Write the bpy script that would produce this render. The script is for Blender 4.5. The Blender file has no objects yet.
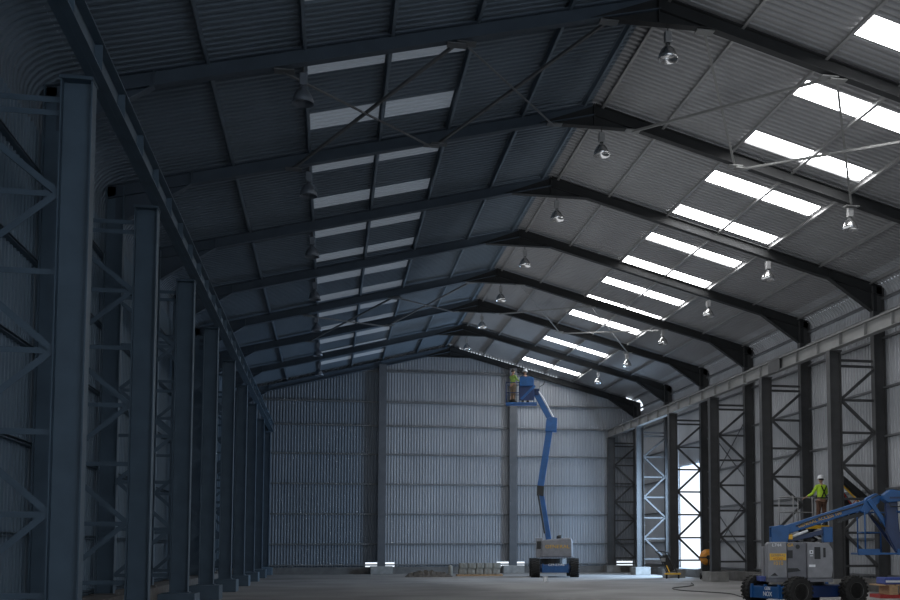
import bpy, bmesh, math, random
from mathutils import Vector, Matrix
random.seed(7)
sc = bpy.context.scene
col = bpy.data.collections.new('hall'); sc.collection.children.link(col)
PI = math.pi
V = Vector

# ------------------------------------------------------------------ camera
f_px, pcx, pcy, yaw, pit, rol, camh = 1112.21, 569.89, 465.25, .2126, .0737, -.0028, 1.489
cam_d = bpy.data.cameras.new('camera'); cam = bpy.data.objects.new('camera', cam_d); sc.collection.objects.link(cam)
cam_d.sensor_width = 36; cam_d.lens = f_px / 900 * 36
cam_d.shift_x = (450 - pcx) / 900; cam_d.shift_y = (pcy - 300) / 900
cam_d.clip_end = 500
cam.matrix_world = (Matrix.Translation((0, 0, camh)) @ Matrix.Rotation(-yaw, 4, 'Z')
                    @ Matrix.Rotation(PI / 2 + pit, 4, 'X') @ Matrix.Rotation(rol, 4, 'Z'))
sc.camera = cam
sc.view_settings.view_transform = 'Standard'

# ------------------------------------------------------------------ materials
def mat(name, rgb, rough=.6, metal=0., noise=.15, nscale=3., emit=None, estr=0., bump=0., stretch=None, spec=.5):
    m = bpy.data.materials.new(name); m.use_nodes = True
    nt = m.node_tree; b = nt.nodes['Principled BSDF']
    b.inputs['Roughness'].default_value = rough; b.inputs['Metallic'].default_value = metal
    b.inputs['Specular IOR Level'].default_value = spec
    tc = nt.nodes.new('ShaderNodeTexCoord'); mp = nt.nodes.new('ShaderNodeMapping')
    nt.links.new(tc.outputs['Object'], mp.inputs[0])
    if stretch: mp.inputs['Scale'].default_value = stretch
    n = nt.nodes.new('ShaderNodeTexNoise'); n.inputs['Scale'].default_value = nscale; n.inputs['Detail'].default_value = 5
    nt.links.new(mp.outputs[0], n.inputs['Vector'])
    r = nt.nodes.new('ShaderNodeValToRGB'); e = r.color_ramp.elements
    e[0].position = .3; e[1].position = .7
    e[0].color = (*[c * (1 - noise) for c in rgb], 1); e[1].color = (*[min(1, c * (1 + noise)) for c in rgb], 1)
    nt.links.new(n.outputs['Fac'], r.inputs[0]); nt.links.new(r.outputs[0], b.inputs['Base Color'])
    if bump:
        bp = nt.nodes.new('ShaderNodeBump'); bp.inputs['Strength'].default_value = bump; bp.inputs['Distance'].default_value = .02
        nt.links.new(n.outputs['Fac'], bp.inputs['Height']); nt.links.new(bp.outputs[0], b.inputs['Normal'])
    if emit:
        b.inputs['Emission Color'].default_value = (*emit, 1); b.inputs['Emission Strength'].default_value = estr
    return m
M = dict(
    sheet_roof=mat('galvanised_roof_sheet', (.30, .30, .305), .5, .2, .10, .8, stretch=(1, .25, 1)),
    sheet_roof_l=mat('left_fade_roof_sheet', (.145, .182, .222), .6, .1, .10, .8, stretch=(1, .25, 1)),  # darker bluish copy: the left side's dim fade is put into the colour
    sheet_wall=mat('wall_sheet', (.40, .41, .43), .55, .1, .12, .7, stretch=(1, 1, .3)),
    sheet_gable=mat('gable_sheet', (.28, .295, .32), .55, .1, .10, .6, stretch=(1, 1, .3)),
    sheet_wall_l=mat('left_fade_wall_sheet', (.13, .185, .24), .65, .0, .12, .7, stretch=(1, 1, .3)),  # wall sheet copy with the left side's dark blue fade in its colour
    steel=mat('dark_painted_steel', (.055, .055, .056), .5, 0, .2, 2.5),
    steel_frame=mat('frame_steel', (.018, .019, .020), .75, 0, .2, 2.0),
    steel_l=mat('left_fade_steel', (.075, .115, .155), .6, 0, .12, 2.0),  # left steel: blue fade of that side painted into the base colour
    steel_light=mat('grey_girder_paint', (.20, .20, .195), .5, 0, .12, 1.5),
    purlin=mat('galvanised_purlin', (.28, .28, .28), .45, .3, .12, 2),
    purlin_l=mat('left_fade_purlin', (.13, .17, .21), .5, .2, .12, 2),  # purlin copy darkened to carry the shade of the left slope
    girt=mat('girt_steel', (.13, .135, .14), .5, .1, .15, 2),
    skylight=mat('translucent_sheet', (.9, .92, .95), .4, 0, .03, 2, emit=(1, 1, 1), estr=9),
    skylight_l=mat('left_fade_translucent_sheet', (.35, .38, .42), .5, 0, .08, 2, emit=(.62, .72, .85), estr=.10),  # left strips: shade put into the colour, glow turned far down
    floor=mat('concrete_floor', (.25, .245, .24), .75, 0, .28, .35, bump=.2),
    concrete=mat('plinth_concrete', (.24, .235, .225), .85, 0, .2, 4, bump=.3),
    kerb=mat('dark_kerb_concrete', (.13, .125, .12), .9, 0, .25, 3, bump=.3),
    blue=mat('lift_blue', (.007, .075, .23), .45, 0, .15, 4),
    blue_dark=mat('lift_dark_blue', (.006, .022, .085), .4, 0, .2, 4),
    hood=mat('lift_grey_hood', (.22, .22, .235), .5, 0, .12, 5),
    hood_d=mat('hood_recess', (.13, .13, .145), .5, 0, .12, 5),
    black=mat('black_rubber', (.018, .017, .016), .8, 0, .3, 12, bump=.4),
    blackp=mat('black_paint', (.012, .012, .012), .5, 0, .2, 8),
    rim=mat('wheel_rim_grey', (.11, .105, .10), .5, .2, .2, 8),
    white=mat('white_plastic', (.75, .76, .78), .4, 0, .05, 8),
    chrome=mat('lamp_aluminium', (.62, .62, .62), .22, .9, .08, 6),
    lampbox=mat('lamp_gear_box', (.30, .30, .30), .5, .3, .1, 6),
    lens=mat('lamp_lens', (.8, .8, .82), .15, 0, .05, 6, emit=(1, 1, 1), estr=.25),
    yellow=mat('safety_yellow', (.75, .43, .03), .5, 0, .15, 6),
    orange=mat('mixer_orange', (.62, .24, .02), .5, 0, .25, 6),
    hivis_d=mat('worn_lime_top', (.20, .30, .06), .8, 0, .25, 10),
    hivis=mat('hi_vis_lime', (.36, .56, .03), .7, 0, .12, 10, emit=(.5, .8, .05), estr=.04),
    skin=mat('skin', (.42, .24, .16), .6, 0, .08, 12),
    hair=mat('dark_hair', (.02, .015, .012), .7, 0, .2, 20),
    trousers=mat('brown_work_trousers', (.11, .055, .035), .85, 0, .2, 10),
    khaki=mat('khaki_trousers', (.17, .12, .075), .85, 0, .2, 10),
    navy=mat('navy_overalls', (.02, .03, .06), .85, 0, .2, 10),
    boots=mat('black_boots', (.02, .018, .015), .7, 0, .2, 10),
    wood=mat('pallet_timber', (.42, .27, .15), .8, 0, .25, 5, stretch=(1, 6, 6)),
    block=mat('concrete_block', (.23, .225, .20), .9, 0, .2, 6, bump=.3),
    soil=mat('dark_rubble', (.09, .08, .07), .95, 0, .4, 7, bump=.8),
    redp=mat('red_paint', (.35, .02, .015), .5, 0, .15, 8),
    packblue=mat('blue_white_pack', (.05, .08, .30), .5, 0, .2, 5),
    cable=mat('black_cable', (.02, .02, .02), .6, 0, .1, 8),
    ground=mat('pale_ground', (.8, .8, .8), .9, 0, .05, 1),
)
M['sheet_gable_l'] = mat('left_fade_gable_sheet', (.17, .195, .225), .6, .05, .10, .6, stretch=(1, 1, .3))  # gable sheet copy, left-hand dimness painted into the colour
M['gcol'] = mat('gable_column_steel', (.085, .09, .10), .6, 0, .15, 2)

# ------------------------------------------------------------------ mesh builder
class MB:
    def __init__(s): s.v = []; s.f = []
    def add(s, vs, fs):
        o = len(s.v); s.v += [tuple(x) for x in vs]; s.f += [tuple(i + o for i in q) for q in fs]; return s
    def box(s, x0, x1, y0, y1, z0, z1):
        return s.add([(x0, y0, z0), (x1, y0, z0), (x1, y1, z0), (x0, y1, z0), (x0, y0, z1), (x1, y0, z1), (x1, y1, z1), (x0, y1, z1)],
                     [(0, 3, 2, 1), (4, 5, 6, 7), (0, 1, 5, 4), (1, 2, 6, 5), (2, 3, 7, 6), (3, 0, 4, 7)])
    def frame(s, p0, p1, side):
        p0, p1 = V(p0), V(p1); d = (p1 - p0).normalized(); a = V(side); a = (a - d * a.dot(d)).normalized(); return p0, p1, d, a, d.cross(a)
    def bar(s, p0, p1, wa, wb, side=(0, 1, 0), oa=0, ob=0):
        """box between two points; wa = size along side axis, wb = size along the other; oa, ob offsets"""
        p0, p1, d, a, b = s.frame(p0, p1, side); vs = []
        for p in (p0, p1):
            for i, j in ((-1, -1), (1, -1), (1, 1), (-1, 1)):
                vs.append(p + a * (oa + i * wa / 2) + b * (ob + j * wb / 2))
        return s.add(vs, [(0, 3, 2, 1), (4, 5, 6, 7), (0, 1, 5, 4), (1, 2, 6, 5), (2, 3, 7, 6), (3, 0, 4, 7)])
    def ibeam(s, p0, p1, depth, width, tf=.018, tw=.012, side=(0, 1, 0)):
        """flange width along side, depth across"""
        s.bar(p0, p1, width, tf, side, 0, depth / 2 - tf / 2); s.bar(p0, p1, width, tf, side, 0, -depth / 2 + tf / 2)
        return s.bar(p0, p1, tw, depth - 2 * tf, side)
    def channel(s, p0, p1, depth, width, t=.01, side=(0, 1, 0)):
        s.bar(p0, p1, t, depth, side, -width / 2); s.bar(p0, p1, width, t, side, 0, depth / 2); return s.bar(p0, p1, width, t, side, 0, -depth / 2)
    def angle(s, p0, p1, w, t=.012, side=(0, 1, 0)):
        s.bar(p0, p1, w, t, side, 0, -w / 2); return s.bar(p0, p1, t, w, side, -w / 2, 0)
    def tube(s, pts, r, n=8, cap=True):
        pts = [V(p) for p in pts]; rs = r if isinstance(r, (list, tuple)) else [r] * len(pts); vs = []; ref = None
        for i, p in enumerate(pts):
            d = (pts[min(i + 1, len(pts) - 1)] - pts[max(i - 1, 0)]).normalized()
            if ref is None: ref = V((0, 0, 1)) if abs(d.z) < .9 else V((1, 0, 0))
            a = (ref - d * ref.dot(d)).normalized(); b = d.cross(a); ref = a
            for k in range(n):
                t = 2 * PI * k / n; vs.append(p + (a * math.cos(t) + b * math.sin(t)) * rs[i])
        fs = []
        for i in range(len(pts) - 1):
            for k in range(n):
                a0 = i * n + k; a1 = i * n + (k + 1) % n; fs.append((a0, a1, a1 + n, a0 + n))
        if cap: fs += [tuple(range(n))[::-1], tuple(range((len(pts) - 1) * n, len(pts) * n))]
        return s.add(vs, fs)
    def lathe(s, prof, c=(0, 0, 0), axis='z', n=20):
        vs = []; c = V(c)
        for r, h in prof:
            for k in range(n):
                t = 2 * PI * k / n; x, y = r * math.cos(t), r * math.sin(t)
                vs.append(c + (V((x, y, h)) if axis == 'z' else V((x, h, y)) if axis == 'y' else V((h, x, y))))
        fs = []
        for i in range(len(prof) - 1):
            for k in range(n):
                a0 = i * n + k; a1 = i * n + (k + 1) % n; fs.append((a0, a1, a1 + n, a0 + n))
        fs += [tuple(range(n))[::-1], tuple(range((len(prof) - 1) * n, len(prof) * n))]
        return s.add(vs, fs)
    def prism(s, poly, axis, a0, a1):
        """poly in the plane perpendicular to axis; axis y: (x,z); x: (y,z); z: (x,y)"""
        def P(u, v, w): return {'y': (u, w, v), 'x': (w, u, v), 'z': (u, v, w)}[axis]
        n = len(poly); vs = [P(u, v, a0) for u, v in poly] + [P(u, v, a1) for u, v in poly]
        return s.add(vs, [tuple(range(n))[::-1], tuple(range(n, 2 * n))] + [(i, (i + 1) % n, (i + 1) % n + n, i + n) for i in range(n)])
    def build(s, name, m, parent=None, loc=None, smooth=False, bevel=0):
        me = bpy.data.meshes.new(name); me.from_pydata(s.v, [], s.f); me.materials.append(m)
        bm = bmesh.new(); bm.from_mesh(me); bmesh.ops.recalc_face_normals(bm, faces=bm.faces); bm.to_mesh(me); bm.free()
        if smooth:
            for p in me.polygons: p.use_smooth = True
        o = bpy.data.objects.new(name, me); col.objects.link(o)
        if parent: o.parent = parent
        if loc: o.location = loc
        if bevel:
            b = o.modifiers.new('bevel', 'BEVEL'); b.width = bevel; b.segments = 2; b.limit_method = 'ANGLE'
        return o
def tag(o, label, cat, group=None):
    o['label'] = label; o['category'] = cat
    if group: o['group'] = group
    return o
def empty(name, loc, rz, label, cat, group=None):
    o = bpy.data.objects.new(name, None); col.objects.link(o); o.location = loc; o.rotation_euler = (0, 0, rz); o.empty_display_size = .3
    return tag(o, label, cat, group)
def struct(o): o['kind'] = 'structure'; return o
def dup(root, loc, label, group=None, rz=None):
    r = root.copy(); col.objects.link(r); r.location = loc; r['label'] = label
    if rz is not None: r.rotation_euler = (0, 0, rz)
    if group: r['group'] = group
    for ch in list(root.children):
        c = ch.copy(); col.objects.link(c); c.parent = r
        for g in ch.children:
            d = g.copy(); col.objects.link(d); d.parent = c
    return r
ORD = ['first', 'second', 'third', 'fourth', 'fifth', 'sixth', 'seventh', 'eighth', 'ninth', 'tenth', 'eleventh', 'twelfth', 'thirteenth', 'fourteenth', 'fifteenth', 'sixteenth']
def text(name, s, m, parent, loc, size, rot, sx=1):
    cu = bpy.data.curves.new(name, 'FONT'); cu.body = s; cu.size = size; cu.extrude = .003; cu.align_x = 'CENTER'; cu.align_y = 'CENTER'
    t = bpy.data.objects.new(name, cu); col.objects.link(t)
    bpy.context.view_layer.update()
    me = bpy.data.meshes.new_from_object(t.evaluated_get(bpy.context.evaluated_depsgraph_get()))
    bpy.data.objects.remove(t); me.materials.clear(); me.materials.append(m)
    o = bpy.data.objects.new(name, me); col.objects.link(o); o.parent = parent; o.location = loc; o.rotation_euler = rot; o.scale = (sx, 1, 1)
    return o

# ------------------------------------------------------------------ hall dimensions (metres)
XR, HA, SL = 6.783, 13.405, .265          # ridge x, purlin line height at ridge, slope
H = lambda x: HA - (SL if x > XR else .252) * abs(x - XR)
YF = lambda n: 22.287 + (n - 1) * 6 if n < 8 else 64.6
BR, CR, CL, BL = 18.10, 16.47, -3.52, -5.2   # building columns / crane columns, right and left
WR, WL, YG, Y0 = 18.42, -5.57, 64.92, -8.0
DOOR = (53.25, 57.2, 5.75)

# ------------------------------------------------------------------ corrugated sheeting
def corr(mb, prof, a0, a1, axis='y', pitch=.22, depth=.06, sgn=1):
    """ribbed sheet: prof is a polyline in the plane across the ribs' spacing axis; ribs repeat along axis"""
    n = len(prof); nor = []
    for i in range(n):
        p, q = prof[max(i - 1, 0)], prof[min(i + 1, n - 1)]; dx, dz = q[0] - p[0], q[1] - p[1]; l = math.hypot(dx, dz)
        nor.append((-dz / l * sgn, dx / l * sgn))
    st = []; k = math.floor(a0 / pitch)
    while k * pitch < a1 + pitch:
        for fr, h in ((0, 0), (.45, 0), (.58, 1), (.87, 1)):
            t = (k + fr) * pitch
            if a0 < t < a1: st.append((t, h))
        k += 1
    st = [(a0, st[0][1])] + st + [(a1, st[-1][1])]
    vs = []; fs = []
    for t, h in st:
        for (u, w), (nu, nw) in zip(prof, nor):
            u2, w2 = u + nu * h * depth, w + nw * h * depth
            vs.append((u2, t, w2) if axis == 'y' else (t, u2, w2))
    for i in range(len(st) - 1):
        for j in range(n - 1):
            a = i * n + j; fs.append((a, a + 1, a + 1 + n, a + n))
    mb.add(vs, fs)
TS = .075                                   # sheet sits this far above the purlin line
sky_r = [17.17 + 3.23 * k for k in range(15)]
sky_l = [16.42 + 3.23 * k for k in range(15)]
SKX = {'r': (10.79, 14.12), 'l': (2.84, -.60)}
def P(x): return (x, H(x) + TS)
# right slope
mb = MB()
corr(mb, [P(XR), P(SKX['r'][0])], Y0, 65.4); corr(mb, [P(SKX['r'][0]), P(SKX['r'][1])], Y0, sky_r[0])
for a, b in zip(sky_r, sky_r[1:] + [66]):
    if a + .8 < 65.3: corr(mb, [P(SKX['r'][0]), P(SKX['r'][1])], a + .8, min(b, 65.4))
corr(mb, [P(SKX['r'][1]), P(17.55)], Y0, 65.4)
struct(mb.build('ceiling', M['sheet_roof']))
mb = MB(); rad = .85; cxe, ze = WR - rad, None
arc = []
x_s = 17.55; z_s = H(x_s) + TS
for k in range(9):
    t = k / 8; a = math.radians(15 + 75 * t)
    arc.append((17.55 + (math.sin(a) - math.sin(math.radians(15))) * (WR - 17.55) / (1 - math.sin(math.radians(15))),
                z_s - (math.cos(math.radians(15)) - math.cos(a)) * .72))
corr(mb, arc[:5], Y0, 65.2); corr(mb, arc[4:] + [(WR, 9.72)], Y0, 64.3)
struct(mb.build('ceiling', M['sheet_wall']))
# left slope
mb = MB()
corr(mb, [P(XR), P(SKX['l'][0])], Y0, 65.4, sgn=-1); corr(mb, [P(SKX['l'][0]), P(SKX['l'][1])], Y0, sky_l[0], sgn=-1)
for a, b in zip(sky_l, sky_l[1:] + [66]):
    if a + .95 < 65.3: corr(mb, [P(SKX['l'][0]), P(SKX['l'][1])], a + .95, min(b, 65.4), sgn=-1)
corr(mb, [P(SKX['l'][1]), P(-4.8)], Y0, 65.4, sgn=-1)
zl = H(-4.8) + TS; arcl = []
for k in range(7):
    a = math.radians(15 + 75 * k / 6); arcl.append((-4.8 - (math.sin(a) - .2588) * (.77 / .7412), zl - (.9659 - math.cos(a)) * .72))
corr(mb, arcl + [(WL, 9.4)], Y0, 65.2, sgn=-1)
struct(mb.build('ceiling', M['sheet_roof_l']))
# ridge cap
mb = MB(); mb.prism([(XR - .45, H(XR - .45) + .12), (XR, HA + .15), (XR + .45, H(XR + .45) + .12), (XR + .45, H(XR + .45) + .14), (XR, HA + .18), (XR - .45, H(XR - .45) + .14)], 'y', Y0, 65.4)
struct(mb.build('trim_1', M['purlin']))
# skylights
def Q(x): return (x, H(x) + TS - .004)
for i, y in enumerate(sky_r):
    if y + .8 > 65.3: continue
    mb = MB(); corr(mb, [Q(SKX['r'][0] - .005), Q(SKX['r'][1] + .005)], y - .01, y + .81)
    mb.build('window_%d' % (i + 1), M['skylight'])['kind'] = 'structure'
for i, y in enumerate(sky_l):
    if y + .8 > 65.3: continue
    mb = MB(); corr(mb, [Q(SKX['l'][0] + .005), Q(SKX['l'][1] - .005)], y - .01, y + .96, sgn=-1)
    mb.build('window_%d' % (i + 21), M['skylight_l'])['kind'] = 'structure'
# walls
mb = MB(); w = [(WR, .36), (WR, 9.74)]
corr(mb, w, Y0, DOOR[0]); corr(mb, w, DOOR[1], 64.9); corr(mb, [(WR, DOOR[2]), (WR, 9.74)], DOOR[0], DOOR[1])
struct(mb.build('wall_right', M['sheet_wall']))
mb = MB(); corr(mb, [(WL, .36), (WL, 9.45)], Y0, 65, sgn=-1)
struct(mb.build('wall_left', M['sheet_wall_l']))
# gable: stepped panels following the roof, with notches at the column feet and a slot under the roof on the right
GC = (2.9, 10.5)
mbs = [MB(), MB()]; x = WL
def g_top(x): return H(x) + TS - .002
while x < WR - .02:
    mb = mbs[0] if x < 2.75 else mbs[1]  # panels on the left get the fade-tinted gable sheet
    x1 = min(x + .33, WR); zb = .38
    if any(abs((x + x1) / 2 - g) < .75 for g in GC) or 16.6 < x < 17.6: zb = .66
    slot = 7.4 < (x + x1) / 2 < 13.4
    zt0, zt1 = (g_top(x), g_top(x1))
    if slot: zt0 -= .17; zt1 -= .17
    if x > 17.4: zt0 = zt1 = 9.9
    n0 = len(mb.v)
    k = x; pts = [(0, 0), (.45, 0), (.58, 1), (.87, 1), (1, 0)]
    step = (x1 - x)
    vs = []; fs = []
    for rep in range(2):
        for fr, hh in (pts if rep else pts[:-1]):
            t = (rep + fr) / 2; vs += [(x + step * t, YG - .035 * hh, zb), (x + step * t, YG - .035 * hh, zt0 + (zt1 - zt0) * t)]
    for i in range(len(vs) // 2 - 1): fs.append((2 * i, 2 * i + 2, 2 * i + 3, 2 * i + 1))
    mb.add(vs, fs)
    if slot:
        for q in (0, .165): mb.box(x + q, x + q + .06, YG - .03, YG + .03, zt1 - .02, g_top(x + q) + .04)
    x = x1
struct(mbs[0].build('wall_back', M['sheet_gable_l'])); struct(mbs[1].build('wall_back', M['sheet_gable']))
# base kerbs
struct(MB().box(WL - .2, WR + .2, 64.78, 65.1, -.02, .40).build('baseboard_back', M['kerb']))
struct(MB().box(17.55, 18.6, Y0, 64.7, -.02, .40).build('baseboard_right', M['kerb']))
struct(MB().box(WL - .2, -4.75, Y0, 64.7, -.02, .40).build('baseboard_left', M['kerb']))
# floor and outside ground
struct(MB().box(WL - .3, WR + .3, Y0, 65.2, -.2, 0).build('floor', M['floor']))
struct(MB().box(-60, 90, Y0 - 40, 130, -.5, -.22).build('floor', M['ground']))

# ------------------------------------------------------------------ portal frames
def rafter(x0, x1, m, p):
    mb = MB(); d = .32
    a = (x0, 0, H(x0) - .05 - d / 2); b = (x1, 0, H(x1) - .05 - d / 2)
    mb.ibeam(a, b, d, .22, .022, .014)
    return mb.build('rafter', m, p)
def make_frame(right, left_mat):
    pf = empty('portal_frame', (0, 0, 0), 0, '', 'steel frame', 'portal frames carrying the roof')
    fm = M['steel_frame']
    MB().ibeam((BR, 0, 0), (BR, 0, H(BR) - .1), .42, .26, .022, .014).build('column', M['steel'], pf)
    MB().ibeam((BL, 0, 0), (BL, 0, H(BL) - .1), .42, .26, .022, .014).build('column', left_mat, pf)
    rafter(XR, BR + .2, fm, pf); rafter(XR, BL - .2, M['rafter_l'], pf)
    mb = MB(); hw = 1.31; zs = 12.735
    poly = [(XR - hw - .2, H(XR - hw - .2) - .3), (XR - hw, zs), (XR + hw, zs), (XR + hw + .2, H(XR + hw + .2) - .3), (XR, HA - .1)]
    mb.prism(poly, 'y', -.012, .012); mb.box(XR - hw, XR + hw, -.11, .11, zs - .02, zs)
    mb.prism([(XR - .012, zs), (XR + .012, zs), (XR + .012, HA - .06), (XR - .012, HA - .06)], 'y', -.11, .11)
    mb.build('apex_haunch', fm, pf)
    for s, X, m2 in ((1, BR, fm), (-1, BL, M['rafter_l'])):
        xa, xb = X - s * 1.75, X - s * .2
        za, zb = H(xa) - .37, H(X) - .95
        mb = MB(); mb.prism([(xa, za), (xb, zb), (X, zb), (X, H(X) - .1), (xa, H(xa) - .1)], 'y', -.012, .012)
        mb.bar((xa, 0, za), (xb, 0, zb), .22, .02)
        mb.box(xa - .011, xa + .011, -.11, .11, za, H(xa) - .08)
        mb.build('eave_haunch', m2, pf)
        mb = MB(); mb.box(X - .3, X + .3, -.25, .25, 0, .43); mb.build('base_plinth', M['kerb'], pf)
    return pf
M['chrome_d'] = mat('left_fade_lamp_aluminium', (.16, .18, .21), .5, .4, .08, 6)  # lamp metal copy darkened, shade of the left row put into the colour
M['rafter_l'] = mat('left_fade_rafter', (.06, .08, .105), .8, 0, .12, 2)  # left rafters tinted so the blue fade sits in their colour
fr0 = make_frame(True, M['steel_l'])
names = {0: 'dark steel portal frame nearest the camera, by the foremost left column',
         1: 'dark steel portal frame whose apex is cut by the top edge', 2: 'second dark portal frame down from the top edge, low blurred side at left',
         3: 'third visible dark portal frame, its right column beside the parked blue lift', 4: 'fourth visible dark portal frame counted from the camera',
         5: 'fifth visible dark portal frame, near end of the far crossed rods', 6: 'sixth visible dark portal frame, column beside the open doorway and orange drum',
         7: 'seventh visible dark portal frame, last clear one before the end wall', 8: 'end portal frame standing against the corrugated gable wall'}
for n in range(0, 9):
    if n == 0: fr0.location = (0, YF(n), 0); fr0['label'] = names[n]
    else: dup(fr0, (0, YF(n), 0 if n < 8 else -.09), names[n])

# ------------------------------------------------------------------ crane columns with lattice to the building columns
def make_crane_col(s, X, B, m, m2):
    r = empty('crane_column', (0, 0, 0), 0, '', 'steel column')
    MB().ibeam((X, 0, .42), (X, 0, 8.05), .42, .28, .02, .014).build('post', m, r)
    xi, xo = X + s * .21, B - s * .21
    for z in (.85, 1.95, 3.08, 4.2, 5.3, 6.4, 7.55, 7.74):
        MB().angle((xi, .03, z), (xo, .03, z), .075).build('strut', m2, r)
    nd = [(xo, 7.42), (xi, 6.4), (xo, 5.3), (xi, 4.2), (xo, 3.1), (xi, 1.98), (xo, .85)]
    for a, b in zip(nd, nd[1:]):
        MB().angle((a[0], -.03, a[1]), (b[0], -.03, b[1]), .085).build('diagonal', m2, r)
    MB().box(X - .22, X + .22, -.18, .18, 8.0, 8.05).build('cap_plate', m, r)
    MB().box(X - .42, X + .42, -.55, .55, 0, .42).build('plinth', M['concrete'] if s > 0 else M['steel_l'], r, bevel=.02)  # left plinths wear the left steel's fade tint in place of concrete
    MB().box(X - .25, X + .25, -.2, .2, .42, .45).build('base_plate', m, r)
    return r
ccr = make_crane_col(1, CR, BR, M['steel'], M['steel'])
lab_r = {2: 'nearest right hand crane column, at the right edge beyond the timber pallet',
         3: 'tall dark crane column standing behind the parked blue lift, latticed behind', 4: 'crane column left of the parked lift, latticed to the wall',
         5: 'crane column on the pale plinth right of the orange drum', 6: 'crane column on the left jamb of the bright doorway',
         7: 'bluish daylit crane column left of the leaning trolley', 8: 'crane column in the right corner against the gable wall'}
for n in range(2, 9):
    if n == 2: ccr.location = (0, YF(n), 0); ccr['label'] = lab_r[n]; ccr['group'] = 'crane columns along the right wall'
    else: dup(ccr, (0, YF(n), 0), lab_r[n], 'crane columns along the right wall')
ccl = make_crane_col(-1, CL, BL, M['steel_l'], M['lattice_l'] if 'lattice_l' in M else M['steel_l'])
for n in range(0, 9):
    lb = 'slate blue crane column in the left row, %s from the camera' % ORD[n] if n < 8 else 'pale crane column in the left corner against the gable wall'
    if n == 0: ccl.location = (0, YF(n), 0); ccl['label'] = lb; ccl['group'] = 'crane columns along the left wall'
    else: dup(ccl, (0, YF(n), 0), lb, 'crane columns along the left wall')

# crane girders
def girder(X, m, side, lb):
    g = empty('crane_girder', (X, 0, 0), 0, lb, 'girder')
    MB().bar((0, 4, 8.275), (0, 64.9, 8.275), .014, .45, (1, 0, 0)).build('web', m, g)
    MB().bar((0, 4, 8.49), (0, 64.9, 8.49), .26, .022, (1, 0, 0)).build('top_flange', m, g)
    MB().bar((0, 4, 8.065), (0, 64.9, 8.065), .24, .022, (1, 0, 0)).build('bottom_flange', m, g)
    MB().bar((0, 4, 8.54), (0, 64.9, 8.54), .06, .07, (1, 0, 0)).build('crane_rail', M['girt'], g)
    y = 5.6
    while y < 64.6:
        MB().box(-.11, .11, y - .008, y + .008, 8.07, 8.48).build('stiffener', m, g); y += 1.74
    if side > 0: MB().box(-.13, -.12, 38.35, 39.45, 8.03, 8.5).build('splice_plate', M['steel'], g)
    return g
girder(16.38, M['steel_light'], 1, 'long grey crane girder running along the top of the right hand columns')
girder(-3.28, M['girder_l'] if 'girder_l' in M else M['steel_l'], -1, 'long dark crane girder running along the left hand columns')

# purlins
pr = [(.28, 'ridge'), (1.96, ''), (3.92, ''), (5.68, ''), (7.42, ''), (9.26, ''), (11.1, '')]
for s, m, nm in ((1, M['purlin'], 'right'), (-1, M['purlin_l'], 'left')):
    for i, (o, _) in enumerate(pr):
        x = XR + s * o; z = H(x)
        if s < 0 and i == 0: o = .28
        mb = MB()
        mb.bar((x, 2, z), (x, 64.85, z), .012, .15, (1, 0, SL * -s)); mb.bar((x - s * .03, 2, z - .07), (x - s * .03, 64.85, z - .07), .07, .012, (1, 0, -SL * s))
        mb.bar((x + s * .03, 2, z + .065), (x + s * .03, 64.85, z + .065), .07, .012, (1, 0, -SL * s))
        o_ = mb.build('purlin', m)
        tag(o_, ['pale steel purlin beside the ridge on the %s slope', 'steel purlin %s down from the ridge on the %%s slope'][min(i, 1)].replace('%s', ORD[i], 1).replace('%%s', '%s') % nm if i else 'pale steel purlin close beside the ridge on the %s slope' % nm,
            'purlin', 'purlins under the %s roof slope' % nm)
# girts on walls (open Z sections inside the sheets)
gz = [(.5, 'lowest'), (1.75, 'second lowest'), (3.42, 'third lowest'), (5.2, 'middle'), (6.85, 'fifth up'), (8.55, 'sixth up'), (9.9, 'topmost')]
for z, w_ in gz:
    if z < 5.3:
        mb = MB(); mb.channel((WR - .09, 2, z), (WR - .09, DOOR[0], z), .06, .15, .01, (1, 0, 0)); mb.channel((WR - .09, DOOR[1], z), (WR - .09, 64.8, z), .06, .15, .01, (1, 0, 0))
    else: mb = MB(); mb.channel((WR - .09, 2, z), (WR - .09, 64.8, z), .06, .15, .01, (1, 0, 0))
    tag(mb.build('girt', M['girt_r'] if 'girt_r' in M else M['girt']), '%s horizontal steel girt on the right wall' % w_, 'girt', 'girts on the right wall')
    if z < 9.7:
        mb = MB(); mb.channel((WL + .09, 2, z), (WL + .09, 64.8, z), .06, .15, .01, (1, 0, 0))
        tag(mb.build('girt', M['steel_l']), '%s horizontal steel girt on the left wall' % w_, 'girt', 'girts on the left wall')
mb = MB(); mb.channel((18.22, 2, 9.28), (18.22, 64.5, 9.28), .24, .08, .01, (1, 0, 0))
tag(mb.build('eave_channel', M['steel_light']), 'long pale grey channel above the crane girder on the right wall', 'steel channel')
for i, z in enumerate((.52, 1.71, 3.42, 5.14, 6.86, 8.52, 9.9, 11.7)):
    x0, x1 = WL + .1, WR - .1
    if z > 10.1: dx = (HA - z) / SL - .8; x0, x1 = XR - dx, XR + dx
    mb = MB(); mb.channel((x0, YG - .12, z), (x1, YG - .12, z), .07, .14, .01, (0, 1, 0))
    tag(mb.build('girt', M['girt']), 'dark horizontal girt on the gable wall, %s from the floor' % ORD[i], 'girt', 'girts on the gable wall')
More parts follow.
